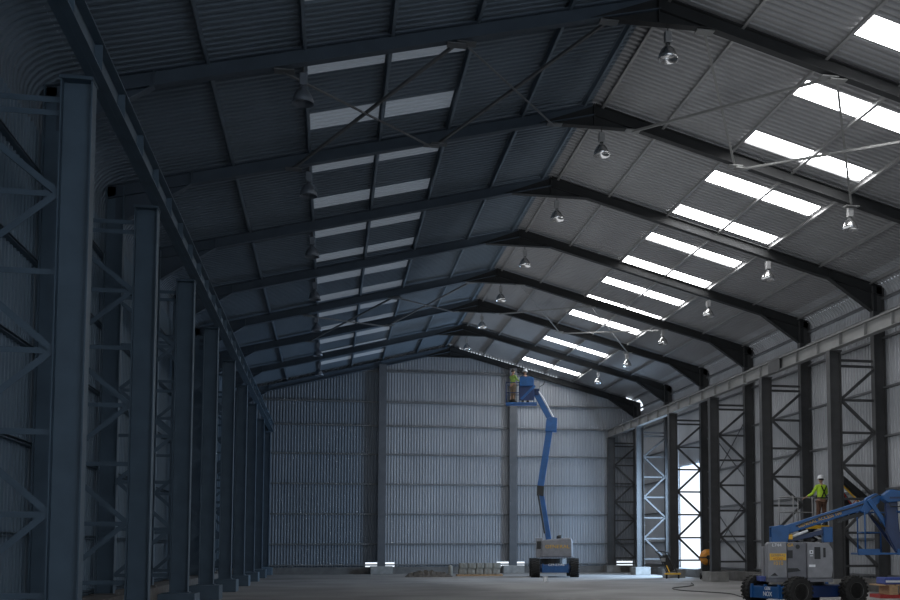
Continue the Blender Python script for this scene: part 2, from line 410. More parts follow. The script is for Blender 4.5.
# gable columns
for X, lb in ((GC[0], 'dark gable column left of the ridge on the end wall'), (GC[1], 'dark gable column right of the ridge, behind the raised lift')):
    g = empty('gable_column', (X, 64.55, 0), 0, lb, 'steel column', 'gable wall columns')
    MB().ibeam((0, 0, .45), (0, 0, H(X) - .36), .30, .44, .02, .014, (1, 0, 0)).build('post', M['gcol'], g)
    MB().box(-.62, .62, -.45, .3, 0, .45).build('plinth', M['concrete'], g, bevel=.02)

# ------------------------------------------------------------------ roof cross bracing
def cross(n, x0, x1, lb, m):
    ya, yb = YF(n) + .05, YF(n + 1) - .05
    c = empty('cross_brace', (0, 0, 0), 0, lb, 'brace', 'crossed rods under the roof')
    za, zb = H(x0) - .40, H(x1) - .40
    MB().angle((x0, ya, za), (x1, yb, zb), .055, side=(0, 0, 1)).build('rod', m, c)
    MB().angle((x1, ya, zb - .05), (x0, yb, za - .05), .055, side=(0, 0, 1)).build('rod', m, c)
    for x, y in ((x0, ya), (x1, ya), (x0, yb), (x1, yb)):
        MB().box(x - .2, x + .2, y - .12, y + .12, H(x) - .45, H(x) - .425).build('gusset', m, c)
for n, w_ in ((1, 'near'), (5, 'far')):
    cross(n, 7.85, 10.75, '%s crossed brace rods on the right slope, beside the ridge' % w_, M['steel_light'])
    cross(n, 10.95, 14.2, '%s crossed brace rods below the right hand skylights' % w_, M['steel_light'])
    cross(n, 5.7, 2.65, '%s crossed brace rods on the left slope, beside the ridge' % w_, M['girt'])
    cross(n, 2.45, -1.0, '%s crossed brace rods below the left hand skylights' % w_, M['girt'])
c = empty('wall_brace', (0, 0, 0), 0, 'thin crossed rods on the right wall, two panels right of the doorway', 'brace')
for z0, z1 in ((4.3, 7.4), (.8, 3.9)):
    MB().bar((18.2, 46.5, z1), (18.2, 52.0, z0), .06, .02, (0, 0, 1)).build('rod', M['steel'], c)
    MB().bar((18.16, 46.5, z0), (18.16, 52.0, z1), .06, .02, (0, 0, 1)).build('rod', M['steel'], c)

# ------------------------------------------------------------------ high bay lamps
def make_lamp(gb, rf, ln):
    lp = empty('high_bay_lamp', (0, 0, 0), 0, '', 'lamp')
    MB().tube([(0, 0, 0), (0, 0, .14)], .012, 6).build('hanger', M['steel'], lp)
    MB().box(-.075, .075, -.075, .075, -.25, 0).build('gear_box', gb, lp, bevel=.01)
    MB().lathe([(.05, -.25), (.05, -.30), (.09, -.33), (.15, -.40), (.195, -.50), (.225, -.62), (.215, -.62), (.185, -.50), (.14, -.40), (.08, -.34), (.02, -.33)], n=24).build('reflector', rf, lp, smooth=True)
    MB().lathe([(.02, -.34), (.05, -.38), (.05, -.50), (.02, -.54)], n=12).build('bulb', ln, lp, smooth=True)
    return lp
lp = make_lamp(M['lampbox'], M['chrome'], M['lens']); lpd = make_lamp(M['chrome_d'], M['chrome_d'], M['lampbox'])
lamps = []
for n in range(1, 8):
    lamps.append((7.0, n, 12.58, 'bright aluminium high bay lamp hanging near the ridge, %s from the camera' % ORD[n - 1], 'high bay lamps near the ridge'))
for n in range(2, 8):
    lamps.append((14.18, n, 10.97, 'high bay lamp hanging over the right side, %s from the camera' % ORD[n - 2], 'high bay lamps over the right side'))
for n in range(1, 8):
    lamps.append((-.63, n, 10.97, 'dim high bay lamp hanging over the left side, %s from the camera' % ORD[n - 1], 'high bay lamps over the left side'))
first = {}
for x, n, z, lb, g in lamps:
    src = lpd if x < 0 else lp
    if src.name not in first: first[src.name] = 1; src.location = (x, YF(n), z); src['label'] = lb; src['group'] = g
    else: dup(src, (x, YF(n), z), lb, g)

# ------------------------------------------------------------------ people
def skin_mesh(name, chains, m, parent, sub=2):
    """chains: list of lists of (pos, radius); first point of later chains may be an index (branch)"""
    vs = []; es = []; rs = []; idx = {}
    for ch in chains:
        prev = None
        for p, r in ch:
            key = tuple(round(c, 4) for c in p)
            if key not in idx: idx[key] = len(vs); vs.append(p); rs.append(r)
            i = idx[key]
            if prev is not None: es.append((prev, i))
            prev = i
    me = bpy.data.meshes.new(name); me.from_pydata(vs, es, []); me.materials.append(m)
    o = bpy.data.objects.new(name, me); col.objects.link(o); o.parent = parent
    o.modifiers.new('skin', 'SKIN'); 
    if not me.skin_vertices: 
        bpy.context.view_layer.objects.active = o
    for i, sv in enumerate(me.skin_vertices[0].data):
        r = rs[i]; sv.radius = (r, r) if not isinstance(r, tuple) else r
        sv.use_root = (i == 0)
    s = o.modifiers.new('sub', 'SUBSURF'); s.levels = sub; s.render_levels = sub
    return o
def person(loc, rz, label, top, pants, helmet, arms, vest=None, lean=0., legs=None, hair=True):
    """faces local +y; arms: two lists (elbow, wrist) positions"""
    p = empty('person', loc, rz, label, 'person')
    L = lambda x, y, z: (x, y + lean * max(0, z - .95), z)
    hip, chest, neck = L(0, 0, .95), L(0, .0, 1.28), L(0, 0, 1.46)
    if legs is None: legs = [((-.11, .03, .5), (-.13, 0, .09)), ((.11, .0, .5), (.13, -.03, .09))]
    body = [[(hip, .13), (L(0, 0, 1.1), .12), (chest, .145), (L(0, 0, 1.40), .10), (neck, .055), (L(0, .01, 1.53), .052)]]
    for s, (kn, an) in zip((-1, 1), legs):
        body.append([(hip, .13), ((s * .09, 0, .86), .10), (kn, .062), ((an[0], an[1] - .02, .28), .055), (an, .04), ((an[0], an[1] + .12, .035), .035)])
    for s, (el, wr) in zip((-1, 1), arms):
        body.append([(L(0, 0, 1.40), .10), (L(s * .17, 0, 1.40), .058), (el, .042), (wr, .028)])
    skin_mesh('body', body, M['skin'], p)
    for s, (el, wr) in zip((-1, 1), arms):
        el, wr = V(el), V(wr); d = (wr - el).normalized(); sd = d.cross(V((0, 0, 1))).normalized() * s; up = sd.cross(d)
        ch = [[(tuple(wr), .026), (tuple(wr + d * .05), .036)]]
        for k, ln in enumerate((.060, .072, .078, .068)):
            b = wr + d * .085 + sd * (.033 - .022 * k); 
            ch.append([(tuple(wr + d * .05), .036), (tuple(b), .011), (tuple(b + d * ln * .5 - V((0, 0, .012))), .009), (tuple(b + d * ln * .8 - V((0, 0, .035))), .008)])
        ch.append([(tuple(wr + d * .05), .036), (tuple(wr + d * .06 - sd * .045), .012), (tuple(wr + d * .10 - sd * .055 - V((0, 0, .02))), .009)])
        skin_mesh('hand', ch, M['skin'], p, 1)
    # head
    hc = V(L(0, .015, 1.64)); mb = MB(); prof = []
    for k in range(13):
        a = -PI / 2 + PI * k / 12; prof.append((max(.001, math.cos(a) * .082 * (1 if a > 0 else .93)), math.sin(a) * .118))
    mb.lathe(prof, hc, n=18); mb.v = [(x, hc.y + (y - hc.y) * 1.18, z) for x, y, z in mb.v]
    mb.bar(hc + V((0, .088, .02)), hc + V((0, .112, -.025)), .022, .02, (1, 0, 0))
    for s in (-1, 1): mb.lathe([(.001, -.012), (.024, -.006), (.026, .006), (.001, .012)], hc + V((s * .084, -.005, -.005)), 'x', 10)
    mb.build('head', M['skin'], p, smooth=True)
    mb = MB()
    for s in (-1, 1): mb.lathe([(.001, -.006), (.012, 0), (.001, .006)], hc + V((s * .032, .088, .012)), 'y', 8)
    mb.box(hc.x - .025, hc.x + .025, hc.y + .083, hc.y + .09, hc.z - .062, hc.z - .055); mb.build('eyes_and_mouth', M['hair'], p)
    mb = MB(); mb.lathe([(.088, -.03), (.092, .03), (.080, .08), (.05, .115), (.001, .128)], hc + V((0, -.012, .004)), n=16)
    mb.v = [(x, hc.y + (y - hc.y) * 1.14, z + (.0 if y < hc.y + .02 else .02)) for x, y, z in mb.v]; mb.build('hair', M['hair'], p, smooth=True)
    if helmet:
        mb = MB(); mb.lathe([(.135, .035), (.132, .045), (.112, .05), (.108, .10), (.085, .15), (.04, .172), (.001, .176)], hc + V((0, 0, 0)), n=20)
        mb.v = [(x, hc.y + (y - hc.y) * 1.2, z) for x, y, z in mb.v]; mb.build('hard_hat', M['white'], p, smooth=True)
    # clothes
    t = [[(L(0, 0, .93), .142), (L(0, 0, 1.1), .135), (L(0, 0, 1.28), .16), (L(0, 0, 1.39), .115), (L(0, 0, 1.44), .07)]]
    for s, (el, wr) in zip((-1, 1), arms):
        q = V(el) + (V(wr) - V(el)) * .75
        t.append([(L(0, 0, 1.39), .115), (L(s * .175, 0, 1.40), .070), (el, .054), (tuple(q), .040)])
    skin_mesh('jacket', t, top, p)
    if vest:
        skin_mesh('safety_vest', [[(L(0, 0, .90), .155), (L(0, 0, 1.1), .155), (L(0, 0, 1.28), .178), (L(0, 0, 1.40), .125)], [(L(0, 0, 1.40), .125), (L(.14, 0, 1.41), .075)], [(L(0, 0, 1.40), .125), (L(-.14, 0, 1.41), .075)]], vest, p)
        hb = MB()
        for s in (-1, 1):
            for yy in (-1, 1):
                hb.bar(L(s * .11, yy * .185, 1.42), L(-s * .10, yy * .185, 1.0), .04, .012, (1, 0, 0))
        hb.box(-.17, .17, -.18 + lean * .1, .18 + lean * .1, .97, 1.01); hb.build('harness', M['blackp'], p)
    tr = []
    for s, (kn, an) in zip((-1, 1), legs):
        tr.append([((0, 0, .95), .142), ((s * .095, 0, .85), .112), (kn, .082), ((an[0], an[1], .13), .066)])
    skin_mesh('trousers', tr, pants, p)
    for s, (kn, an) in zip((-1, 1), legs):
        mb = MB(); x, y, z = an; mb.prism([(y - .09, z - .09), (y + .19, z - .09), (y + .19, z - .03), (y + .06, z + .03), (y + .05, z + .10), (y - .08, z + .10)], 'x', x - .05, x + .05)
        mb.build('boot', M['boots'], p, bevel=.015)
    return p

# ------------------------------------------------------------------ boom lifts
def wheel(parent, x, y, r, w, s):
    mb = MB()
    mb.lathe([(r * .56, -w / 2), (r * .80, -w / 2), (r * .95, -w * .42), (r * .965, 0), (r * .95, w * .42), (r * .80, w / 2), (r * .56, w / 2), (r * .56, -w / 2)], (0, 0, 0), 'y', 28)
    for k in range(22):
        a = 2 * PI * k / 22
        for sd in (-1, 1):
            a2 = a + (0 if sd > 0 else PI / 22)
            c = V((math.cos(a2) * r * .97, 0, math.sin(a2) * r * .97)); tg = V((-math.sin(a2), 0, math.cos(a2)))
            mb.bar(c + V((0, sd * w * .03, 0)) - tg * .02, c + V((0, sd * w * .5, 0)) + tg * .035, r * .09, r * .13, (math.cos(a2), 0, math.sin(a2)))
    o = mb.build('wheel', M['black'], parent); o.location = (x, y, r)
    mb = MB(); y0 = s * w * .30
    mb.lathe([(.001, y0), (r * .2, y0 + s * .03), (r * .22, y0), (r * .48, y0 - s * .02), (r * .52, y0 + s * .05), (r * .57, y0 + s * .06), (r * .57, y0 - s * .06), (.001, y0 - s * .05)], (0, 0, 0), 'y', 20)
    for k in range(8):
        a = 2 * PI * k / 8; mb.lathe([(.018, y0 - .01), (.018, y0 + s * .035)], (math.cos(a) * r * .33, 0, math.sin(a) * r * .33), 'y', 6)
    mb.build('rim', M['rim'], o, smooth=False)
    return o
def chassis(root, rot, wb, tr, r, w, top):
    """axles, frame and wheels in a child frame turned by rot"""
    c, s_ = math.cos(rot), math.sin(rot)
    def T(mb): mb.v = [(x * c - y * s_, x * s_ + y * c, z) for x, y, z in mb.v]; return mb
    f = MB(); f.prism([(-wb / 2 - .25, r * .55), (wb / 2 + .25, r * .55), (wb / 2 + .3, r * .9), (wb / 2 + .1, r * 1.35), (-wb / 2 - .1, r * 1.35), (-wb / 2 - .3, r * .9)], 'y', -tr / 2 + w * .62, tr / 2 - w * .62)
    T(f).build('chassis_frame', M['blue_dark'], root, bevel=.02)
    for sx in (-1, 1):
        a = MB(); x = sx * wb / 2
        a.box(x - .12, x + .12, -tr / 2 + w * .5, tr / 2 - w * .5, r * .6, r * 1.25)
        e = x + sx * .34
        a.box(min(e, x), max(e, x), -tr / 2 + w * .75, tr / 2 - w * .75, r * .5, r * 1.3)
        for q in (-.32, 0, .32): a.box(e - .04, e + .04, q * tr - .03, q * tr + .03, r * .5, r * 1.45)
        T(a).build('axle', M['blue'], root, bevel=.012)
        for sy in (-1, 1):
            o = wheel(root, 0, 0, r, w, sy); yy = sy * (tr / 2)
            o.location = (x * c - yy * s_, x * s_ + yy * c, r); o.rotation_euler = (0, 0, rot)
    tt = MB(); tt.lathe([(wb * .30, r * 1.3), (wb * .30, top), (wb * .26, top)], n=28); tt.build('turntable_ring', M['blackp'], root)

# --- the parked lift at the right, local x along the boom, camera side is -y
aN = math.radians(-14)
nl = empty('boom_lift', (12.0, 26.98, 0), aN, 'blue boom lift with grey hoods parked at the right, boom lowered along the wall', 'boom lift')
chassis(nl, math.radians(14.5 + 14), 1.76, 1.76, .375, .28, .62)
mb = MB(); mb.box(-1.05, .60, -.78, .62, .60, .70); mb.build('turntable_deck', M['hood_d'], nl, bevel=.01)
def hood(poly, y0, y1, m=M['hood'], nm='hood', parent=nl): return MB().prism(poly, 'y', y0, y1).build(nm, m, parent, bevel=.02)
h1 = hood([(-1.04, .70), (-.55, .70), (-.55, 1.61), (-.98, 1.61), (-1.04, 1.55)], -.80, -.32, nm='engine_hood')
h2 = hood([(-.54, .70), (-.05, .70), (-.05, 1.60), (-.54, 1.60)], -.76, -.32, M['hood_d'], 'engine_hood')
MB().box(-.53, -.40, -.775, -.70, 1.20, 1.40).build('vent', M['blackp'], h2)
MB().prism([(-.53, .84), (-.2, .88), (-.28, .95), (-.53, .95)], 'y', -.775, -.7).build('vent', M['blackp'], h2)
MB().lathe([(.055, -.775), (.055, -.76)], (-.27, 0, 1.49), 'y', 14).build('filler_cap', M['blackp'], h2)
h3 = hood([(-.04, .70), (.56, .70), (.60, .9), (.60, 1.42), (.50, 1.58), (-.04, 1.61)], -.80, -.32, nm='control_cover')
MB().box(.14, .29, -.812, -.78, 1.18, 1.48).build('vent', M['blackp'], h3)
MB().box(.36, .42, -.812, -.78, 1.22, 1.46).build('vent', M['blackp'], h3)
MB().box(.02, .11, -.808, -.79, 1.31, 1.40).build('decal', M['white'], h3); MB().box(.045, .085, -.812, -.79, 1.335, 1.375).build('decal', M['blackp'], h3)
MB().box(.0, .16, -.808, -.79, .98, 1.04).build('decal', M['white'], h3)
MB().box(.03, .10, -.808, -.79, 1.25, 1.27).build('decal', M['white'], h3)
MB().prism([(-.97, .76), (-.78, .76), (-.86, .84)], 'y', -.81, -.79).build('decal', M['blackp'], h1)
fr = (PI / 2, 0, 0)
text('hood_lettering', 'L744', M['white'], h1, (-.80, -.806, 1.53), .11, fr, 1.1)
MB().box(-.98, -.57, -.806, -.79, 1.15, 1.32).build('lettering_panel', M['letter_p'] if 'letter_p' in M else M['yellow'], h1)
text('hood_lettering', 'GENERAL', M['hood_d'], h1, (-.775, -.810, 1.27), .085, fr, 1.0)
text('hood_lettering', 'ACCESS', M['redp'], h1, (-.775, -.810, 1.19), .07, fr, 1.0)
text('hood_lettering', '1010', M['yellow'], h1, (-.775, -.808, 1.07), .13, fr, 1.0)
text('hood_lettering', 'GA', M['yellow'], h2, (-.45, -.768, 1.53), .11, fr, 1.0)
hood([(-1.0, .70), (.5, .70), (.5, 1.5), (-1.0, 1.5)], .2, .62, nm='tank_hood')
MB().box(-1.2, -1.04, -.5, .1, .62, .74).build('step', M['packblue'], nl)
# riser bracket, booms
mb = MB()
for y in (-.20, .16):
    mb.prism([(-.84, 1.45), (-.46, 1.45), (-.40, 1.75), (-.36, 2.02), (-.60, 2.05), (-.84, 2.0)], 'y', y - .02, y + .02)
mb.box(-.84, -.80, -.2, .16, 1.45, 1.74); mb.box(-.84, -.5, -.2, .16, 1.98, 2.02)
mb.build('riser_bracket', M['blue'], nl, bevel=.008)
bm1 = MB().bar((-.52, -.02, 1.90), (1.62, -.02, 2.575), .20, .235, (0, 1, 0)).build('main_boom', M['blue'], nl, bevel=.02)
ang = math.atan2(.675, 2.14)
text('boom_lettering', 'GENERAL ACCESS 100', M['boomlet'] if 'boomlet' in M else M['yellow'], bm1, (.42, -.128, 2.19), .125, (PI / 2, -ang, 0), .95)
MB().bar((-.4, -.02, 1.66), (.75, -.02, 1.92), .16, .12, (0, 1, 0)).build('lower_link', M['blue_dark'], nl, bevel=.01)
MB().box(.50, .74, -.16, .12, 1.60, 2.0).build('link_block', M['blue'], nl, bevel=.015)
MB().tube([(-.33, -.16, 1.74), (.1, -.16, 1.90)], .035, 10).build('hydraulic_cylinder', M['white'], nl, smooth=True)
MB().box(-.40, -.30, -.21, -.11, 1.68, 1.80).build('cylinder_end', M['yellow'], nl)
MB().bar((.9, -.02, 2.15), (1.62, -.02, 2.37), .10, .10, (0, 1, 0)).build('lift_cylinder', M['blackp'], nl)
MB().tube([(-.2, -.14, 2.02), (.5, -.16, 2.28), (1.3, -.15, 2.50), (1.75, -.12, 2.66)], .018, 6).build('hose', M['cable'], nl)
# boom nose and jib down to the basket
MB().prism([(1.45, 2.40), (1.62, 2.32), (1.95, 2.62), (2.02, 2.82), (1.85, 2.86), (1.62, 2.74)], 'y', -.16, .10).build('boom_nose', M['blue'], nl, bevel=.015)
MB().bar((1.66, -.22, 2.70), (2.52, -.22, 1.40), .09, .11, (0, 1, 0)).build('jib', M['blue'], nl, bevel=.01)
MB().bar((1.62, .12, 2.52), (2.42, .12, 1.38), .07, .08, (0, 1, 0)).build('jib', M['blue_dark'], nl, bevel=.01)
MB().tube([(1.75, -.1, 2.3), (2.3, -.1, 1.7)], .03, 8).build('jib_cylinder', M['blackp'], nl)
MB().tube([(1.72, -.26, 2.72), (1.9, -.3, 2.82), (2.15, -.3, 2.7), (2.3, -.28, 2.4), (2.2, -.25, 2.0)], .016, 6).build('hose', M['cable'], nl)
bk = MB(); bk.box(1.31, 2.75, -.45, .40, 1.28, 1.33); bk.box(1.31, 1.86, -.47, -.44, 1.27, 1.43); bk.box(2.3, 2.62, -.47, -.44, 1.27, 1.43); bk.build('basket_floor', M['blue'], nl, bevel=.01)
rl = MB()
for x, y in ((1.5, -.45), (2.72, -.45), (1.5, .4), (2.72, .4), (2.1, .4)): rl.tube([(x, y, 1.3), (x, y, 2.38)], .02, 8)
for z in (1.85, 2.38): rl.tube([(1.5, -.45, z), (1.5, .4, z), (2.72, .4, z), (2.72, -.45, z)], .02, 8)
rl.tube([(2.3, -.45, 2.38), (2.72, -.45, 2.38)], .02, 8)
rl.build('basket_rail', M['blue'], nl, smooth=True)
MB().prism([(2.05, 1.85), (2.30, 1.30), (2.44, 1.30), (2.36, 2.1), (2.34, 2.75), (2.06, 2.75), (2.04, 2.5)], 'y', -.44, -.28).build('basket_mount', M['blue_dark'], nl, bevel=.02)
cb = MB().prism([(1.96, 2.68), (2.06, 2.60), (2.44, 2.64), (2.46, 2.90), (2.14, 2.94), (1.96, 2.80)], 'y', -.60, -.20).build('control_box', M['blue'], nl, bevel=.02)
MB().box(2.1, 2.40, -.615, -.60, 2.70, 2.75).build('label_strip', M['blue_dark'], cb)
MB().tube([(2.1, -.6, 2.60), (2.1, -.66, 2.50), (2.44, -.66, 2.50), (2.44, -.6, 2.62)], .014, 6).build('guard_rail', M['blackp'], nl)
# end face lettering on the near axle
ax = text('axle_lettering', 'NOX', M['white'], nl, (0, 0, 0), .16, (PI / 2, 0, 0))
ax.location = Matrix.Rotation(math.radians(28.5), 3, 'Z') @ V((-1.27, -.15, .30)); ax.rotation_euler = (PI / 2, 0, math.radians(28.5 - 90))
ax2 = text('axle_lettering', 'GEN', M['white'], nl, (0, 0, 0), .12, (PI / 2, 0, 0))
ax2.location = Matrix.Rotation(math.radians(28.5), 3, 'Z') @ V((-1.27, -.15, .44)); ax2.rotation_euler = (PI / 2, 0, math.radians(28.5 - 90))

# --- the raised lift by the gable
aF = math.radians(-10)
fl = empty('boom_lift', (11.2, 55.9, 0), aF, 'blue boom lift with raised arm and basket near the gable wall', 'boom lift')
chassis(fl, math.radians(100 - 8), 2.3, 1.95, .47, .42, .92)
fh = MB().prism([(-.62, .98), (.93, .98), (.93, 1.2), (.93, 1.9), (.8, 1.98), (-.62, 1.86)], 'y', -1.0, -.35).build('engine_hood', M['hood'], fl, bevel=.08)
MB().prism([(-.92, .98), (-.55, .98), (-.55, 1.98), (-.92, 1.98)], 'y', -.8, -.2).build('control_cover', M['hood'], fl, bevel=.03)
MB().box(-.86, -.66, -.83, -.78, 1.42, 1.8).build('vent', M['blackp'], fl)
MB().box(-.9, .9, -.3, .8, .98, 1.75).build('tank_hood', M['hood'], fl, bevel=.05)
text('hood_lettering', 'GENERAL', M['yellow'], fh, (.17, -1.02, 1.52), .24, fr, 1.2)
text('axle_lettering', 'GENERAL', M['white'], fl, (.1, -1.55, .62), .16, fr, 1.2)
MB().lathe([(.16, 1.9), (.15, 2.05), (.05, 2.12)], (.3, -.3, 0), n=14).build('exhaust_cap', M['blackp'], fl, smooth=True)
MB().bar((-.20, 0, 1.6), (-.66, 0, 4.40), .24, .27, (0, 1, 0)).build('lower_boom', M['blue'], fl, bevel=.02)
MB().prism([(-.86, 4.15), (-.5, 4.1), (-.48, 4.62), (-.84, 4.66)], 'y', -.18, .18).build('mid_joint', M['blackp'], fl, bevel=.02)
MB().tube([(-.45, -.16, 2.2), (-.78, -.16, 4.2)], .05, 8).build('lift_cylinder', M['blackp'], fl)
MB().bar((-.68, 0, 4.50), (-.18, 0, 7.65), .26, .34, (0, 1, 0)).build('upper_boom', M['blue'], fl, bevel=.02)
MB().prism([(-.42, 7.45), (.16, 7.40), (.20, 8.12), (-.02, 8.18), (-.36, 8.10)], 'y', -.2, .2).build('elbow_block', M['blue'], fl, bevel=.02)
MB().bar((-.10, 0, 7.95), (-.96, 0, 9.55), .22, .28, (0, 1, 0)).build('jib', M['blue'], fl, bevel=.02)
MB().tube([(.02, -.14, 8.15), (-.5, -.16, 9.15), (-.75, -.16, 9.5)], .03, 8).build('jib_cylinder', M['white'], fl)
MB().prism([(-1.15, 9.35), (-.75, 9.3), (-.72, 9.75), (-.85, 10.05), (-1.1, 10.05)], 'y', -.14, .14).build('basket_mount', M['blue_dark'], fl, bevel=.02)
MB().box(-2.45, -.85, -.45, .5, 8.84, 8.90).build('basket_floor', M['blue'], fl, bevel=.01)
rl = MB()
for x, y in ((-2.42, -.42), (-1.0, -.42), (-2.42, .47), (-1.0, .47), (-1.75, .47), (-1.75, -.42)): rl.tube([(x, y, 8.88), (x, y, 9.92)], .022, 6)
for z in (9.4, 9.92): rl.tube([(-2.42, -.42, z), (-2.42, .47, z), (-1.0, .47, z), (-1.0, -.42, z), (-2.42, -.42, z)], .022, 6)
rl.build('basket_rail', M['blue_dark'], fl, smooth=True)
mb = MB(); mb.box(-1.74, -1.02, -.5, -.38, 9.0, 9.72); mb.build('basket_panel', M['blue_dark'], fl, bevel=.02)
MB().bar((-1.65, -.52, 9.05), (-.95, -.52, 9.75), .05, .12, (0, 1, 0)).build('support_arm', M['blue'], fl)
MB().prism([(-1.75, 9.72), (-1.02, 9.72), (-1.0, 10.12), (-1.1, 10.2), (-1.72, 10.2)], 'y', -.62, -.34).build('control_box', M['blue'], fl, bevel=.02)
MB().box(-1.0, -.72, -.45, -.2, 9.62, 9.98).build('gear_box', M['lampbox'], fl)
MB().tube([(-.72, -.3, 9.7), (-.5, -.3, 9.85), (-.45, -.3, 10.0)], .02, 6).build('hose', M['cable'], fl)

def at(root, ang, x, y, z): return (root.location.x + x * math.cos(ang) - y * math.sin(ang), root.location.y + x * math.sin(ang) + y * math.cos(ang), z)
person(at(fl, aF, -2.08, -.05, 8.90), aF - .9, 'worker in lime hi-vis top and khaki trousers standing in the raised basket', M['hivis_d'] if 'hivis_d' in M else M['hivis'], M['khaki'], False,
       [((-.27, .10, 1.16), (-.20, .36, 1.14)), ((.27, .12, 1.16), (.16, .38, 1.16))])
person(at(fl, aF, -1.45, .12, 8.90), aF + .3, 'worker in dark overalls and white hard hat behind the raised control box', M['navy'], M['navy'], True,
       [((-.27, .06, 1.14), (-.16, .30, 1.04)), ((.27, .06, 1.14), (.16, .30, 1.04))])

# --- black scissor platform behind the parked lift, worker on it
PX, PY = 16.25, 36.3
sl = empty('scissor_lift', (PX, PY, 0), math.radians(12), 'black scissor platform with yellow edge standing behind the parked blue lift', 'scissor lift')
mb = MB(); mb.box(-.35, .75, -.4, .4, .22, .5); mb.build('base_frame', M['blackp'], sl, bevel=.02)
for sx in (-.2, .6):
    for sy in (-.38, .38):
        MB().lathe([(.05, -.06), (.17, -.06), (.19, -.03), (.19, .03), (.17, .06), (.05, .06)], (sx, sy, .19), 'y', 18).build('wheel', M['black'], sl)
for k in range(4):
    z0 = .5 + k * .41; mb = MB()
    for sy in (-.3, .3):
        mb.bar((-.3, sy, z0), (.7, sy, z0 + .41), .04, .07); mb.bar((.7, sy * .9, z0), (-.3, sy * .9, z0 + .41), .04, .07)
    mb.build('scissor_arm', M['blackp'], sl)
MB().box(-.80, .85, -.42, .42, 2.13, 2.21).build('platform', M['blackp'], sl)
MB().box(-.80, .85, -.44, -.42, 2.11, 2.23).build('toe_board', M['yellow'], sl)
rl = MB()
for x in (-.80, .0, .85):
    for y in (-.42, .42): rl.tube([(x, y, 2.19), (x, y, 3.22)], .02, 6)
for z in (2.70, 3.22): rl.tube([(-.80, -.42, z), (-.80, .42, z), (.85, .42, z), (.85, -.42, z)], .02, 6)
rl.build('guard_rail', M['lampbox'], sl, smooth=True)
person(at(sl, math.radians(12), .70, 0, 2.21), PI * .04, 'worker in lime safety vest, black harness and white hard hat seen from behind', M['hivis'], M['trousers'], True,
       [((-.30, .10, 1.14), (-.50, .22, 1.02)), ((.28, .08, 1.16), (.22, .34, 1.08))], vest=M['hivis'])
# dark folded arm with yellow edge leaning up beside the column
jb = empty('folded_arm', (17.05, 35.2, 0), 0, 'black folded machine arm with yellow edge slanting down beside the steel column', 'machine arm')
mb = MB(); mb.bar((-.25, 0, 4.05), (1.05, -.1, 2.95), .26, .22, (0, 1, 0)); mb.bar((-.15, .1, 3.55), (.5, .0, 2.6), .2, .26, (0, 1, 0)); mb.build('arm', M['blackp'], jb, bevel=.03)
MB().bar((-.2, -.15, 3.78), (.75, -.22, 2.85), .02, .06, (0, 1, 0)).build('yellow_edge', M['yellow'], jb)
mb = MB(); mb.bar((.2, 0, 3.2), (.2, 0, 0.02), .12, .12); mb.box(-.2, .6, -.4, .4, 0, .08); mb.build('stand', M['blackp'], jb)
MB().tube([(-.2, -.18, 3.9), (.0, -.25, 3.3), (.3, -.22, 2.9), (.5, -.22, 3.1), (.7, -.2, 2.8)], .02, 6).build('hose', M['redp'], jb)
MB().tube([(-.12, -.16, 3.7), (-.12, -.16, 2.5)], .03, 8).build('pale_post', M['lampbox'], jb)

# ------------------------------------------------------------------ things on the floor
# concrete mixer by the doorway
mx = empty('cement_mixer', (16.93, 48.6, 0), math.radians(-14), 'orange drum mixer on a black stand beside the doorway', 'cement mixer')
dr = MB().lathe([(.10, -.30), (.24, -.26), (.37, -.08), (.38, .08), (.30, .28), (.22, .40), (.20, .40)], (0, 0, 1.02), 'y', 10).build('drum', M['orange'], mx)
MB().lathe([(.10, -.36), (.10, -.29)], (0, 0, 1.02), 'y', 14).build('hub', M['blackp'], dr)
MB().bar((-.40, -.32, 1.02), (.40, -.32, 1.02), .03, .05).build('yoke', M['blackp'], mx)
mb = MB(); mb.bar((0, -.36, 1.0), (-.02, -.36, .1), .05, .05); mb.bar((-.40, -.3, 1.02), (-.40, .1, 1.0), .04, .04); mb.bar((0, .0, .62), (-.3, .35, .05), .05, .05); mb.bar((0, 0, .62), (.3, .35, .05), .05, .05); mb.box(-.3, .3, -.4, -.3, .04, .10); mb.build('stand', M['blackp'], mx)
MB().box(-.28, .1, -.2, .2, .38, .66).build('motor_box', M['blackp'], mx, bevel=.02)
for s in (-1, 1): MB().lathe([(.03, -.03), (.14, -.03), (.15, 0), (.14, .03), (.03, .03)], (s * .3, .33, .15), 'x', 16).build('wheel', M['black'], mx)
# hand trolley leaning
tr_ = empty('hand_trolley', (15.85, 50.6, 0), math.radians(-15), 'tall dark trolley with yellow base leaning back left of the doorway', 'trolley')
mb = MB()
for x in (-.22, .26): mb.bar((x, -.05, .2), (x - .42, .15, 1.18), .05, .06)
for t in (.15, .4, .65, .9): mb.bar((-.22 - .42 * t, -.05 + .2 * t, .2 + .98 * t), (.26 - .42 * t, -.05 + .2 * t, .2 + .98 * t), .04, .04)
mb.build('frame', M['blackp'], tr_)
mb = MB(); mb.bar((-.05, -.09, .35), (-.38, .05, 1.08), .06, .34, (0, 1, 0)); mb.build('back_panel', M['black'], tr_)
mb = MB(); mb.box(-.36, .40, -.30, .12, .20, .27); mb.bar((-.12, -.12, .3), (-.45, .05, 1.05), .03, .05); mb.build('base', M['yellow'], tr_)
MB().tube([(-.64, .15, 1.18), (-.80, .12, 1.27), (-.62, .12, 1.3), (-.16, .12, 1.22)], .03, 8).build('handle', M['blackp'], tr_)
MB().box(-.52, -.30, -.05, .12, .80, .98).build('motor', M['lampbox'], tr_, bevel=.02)
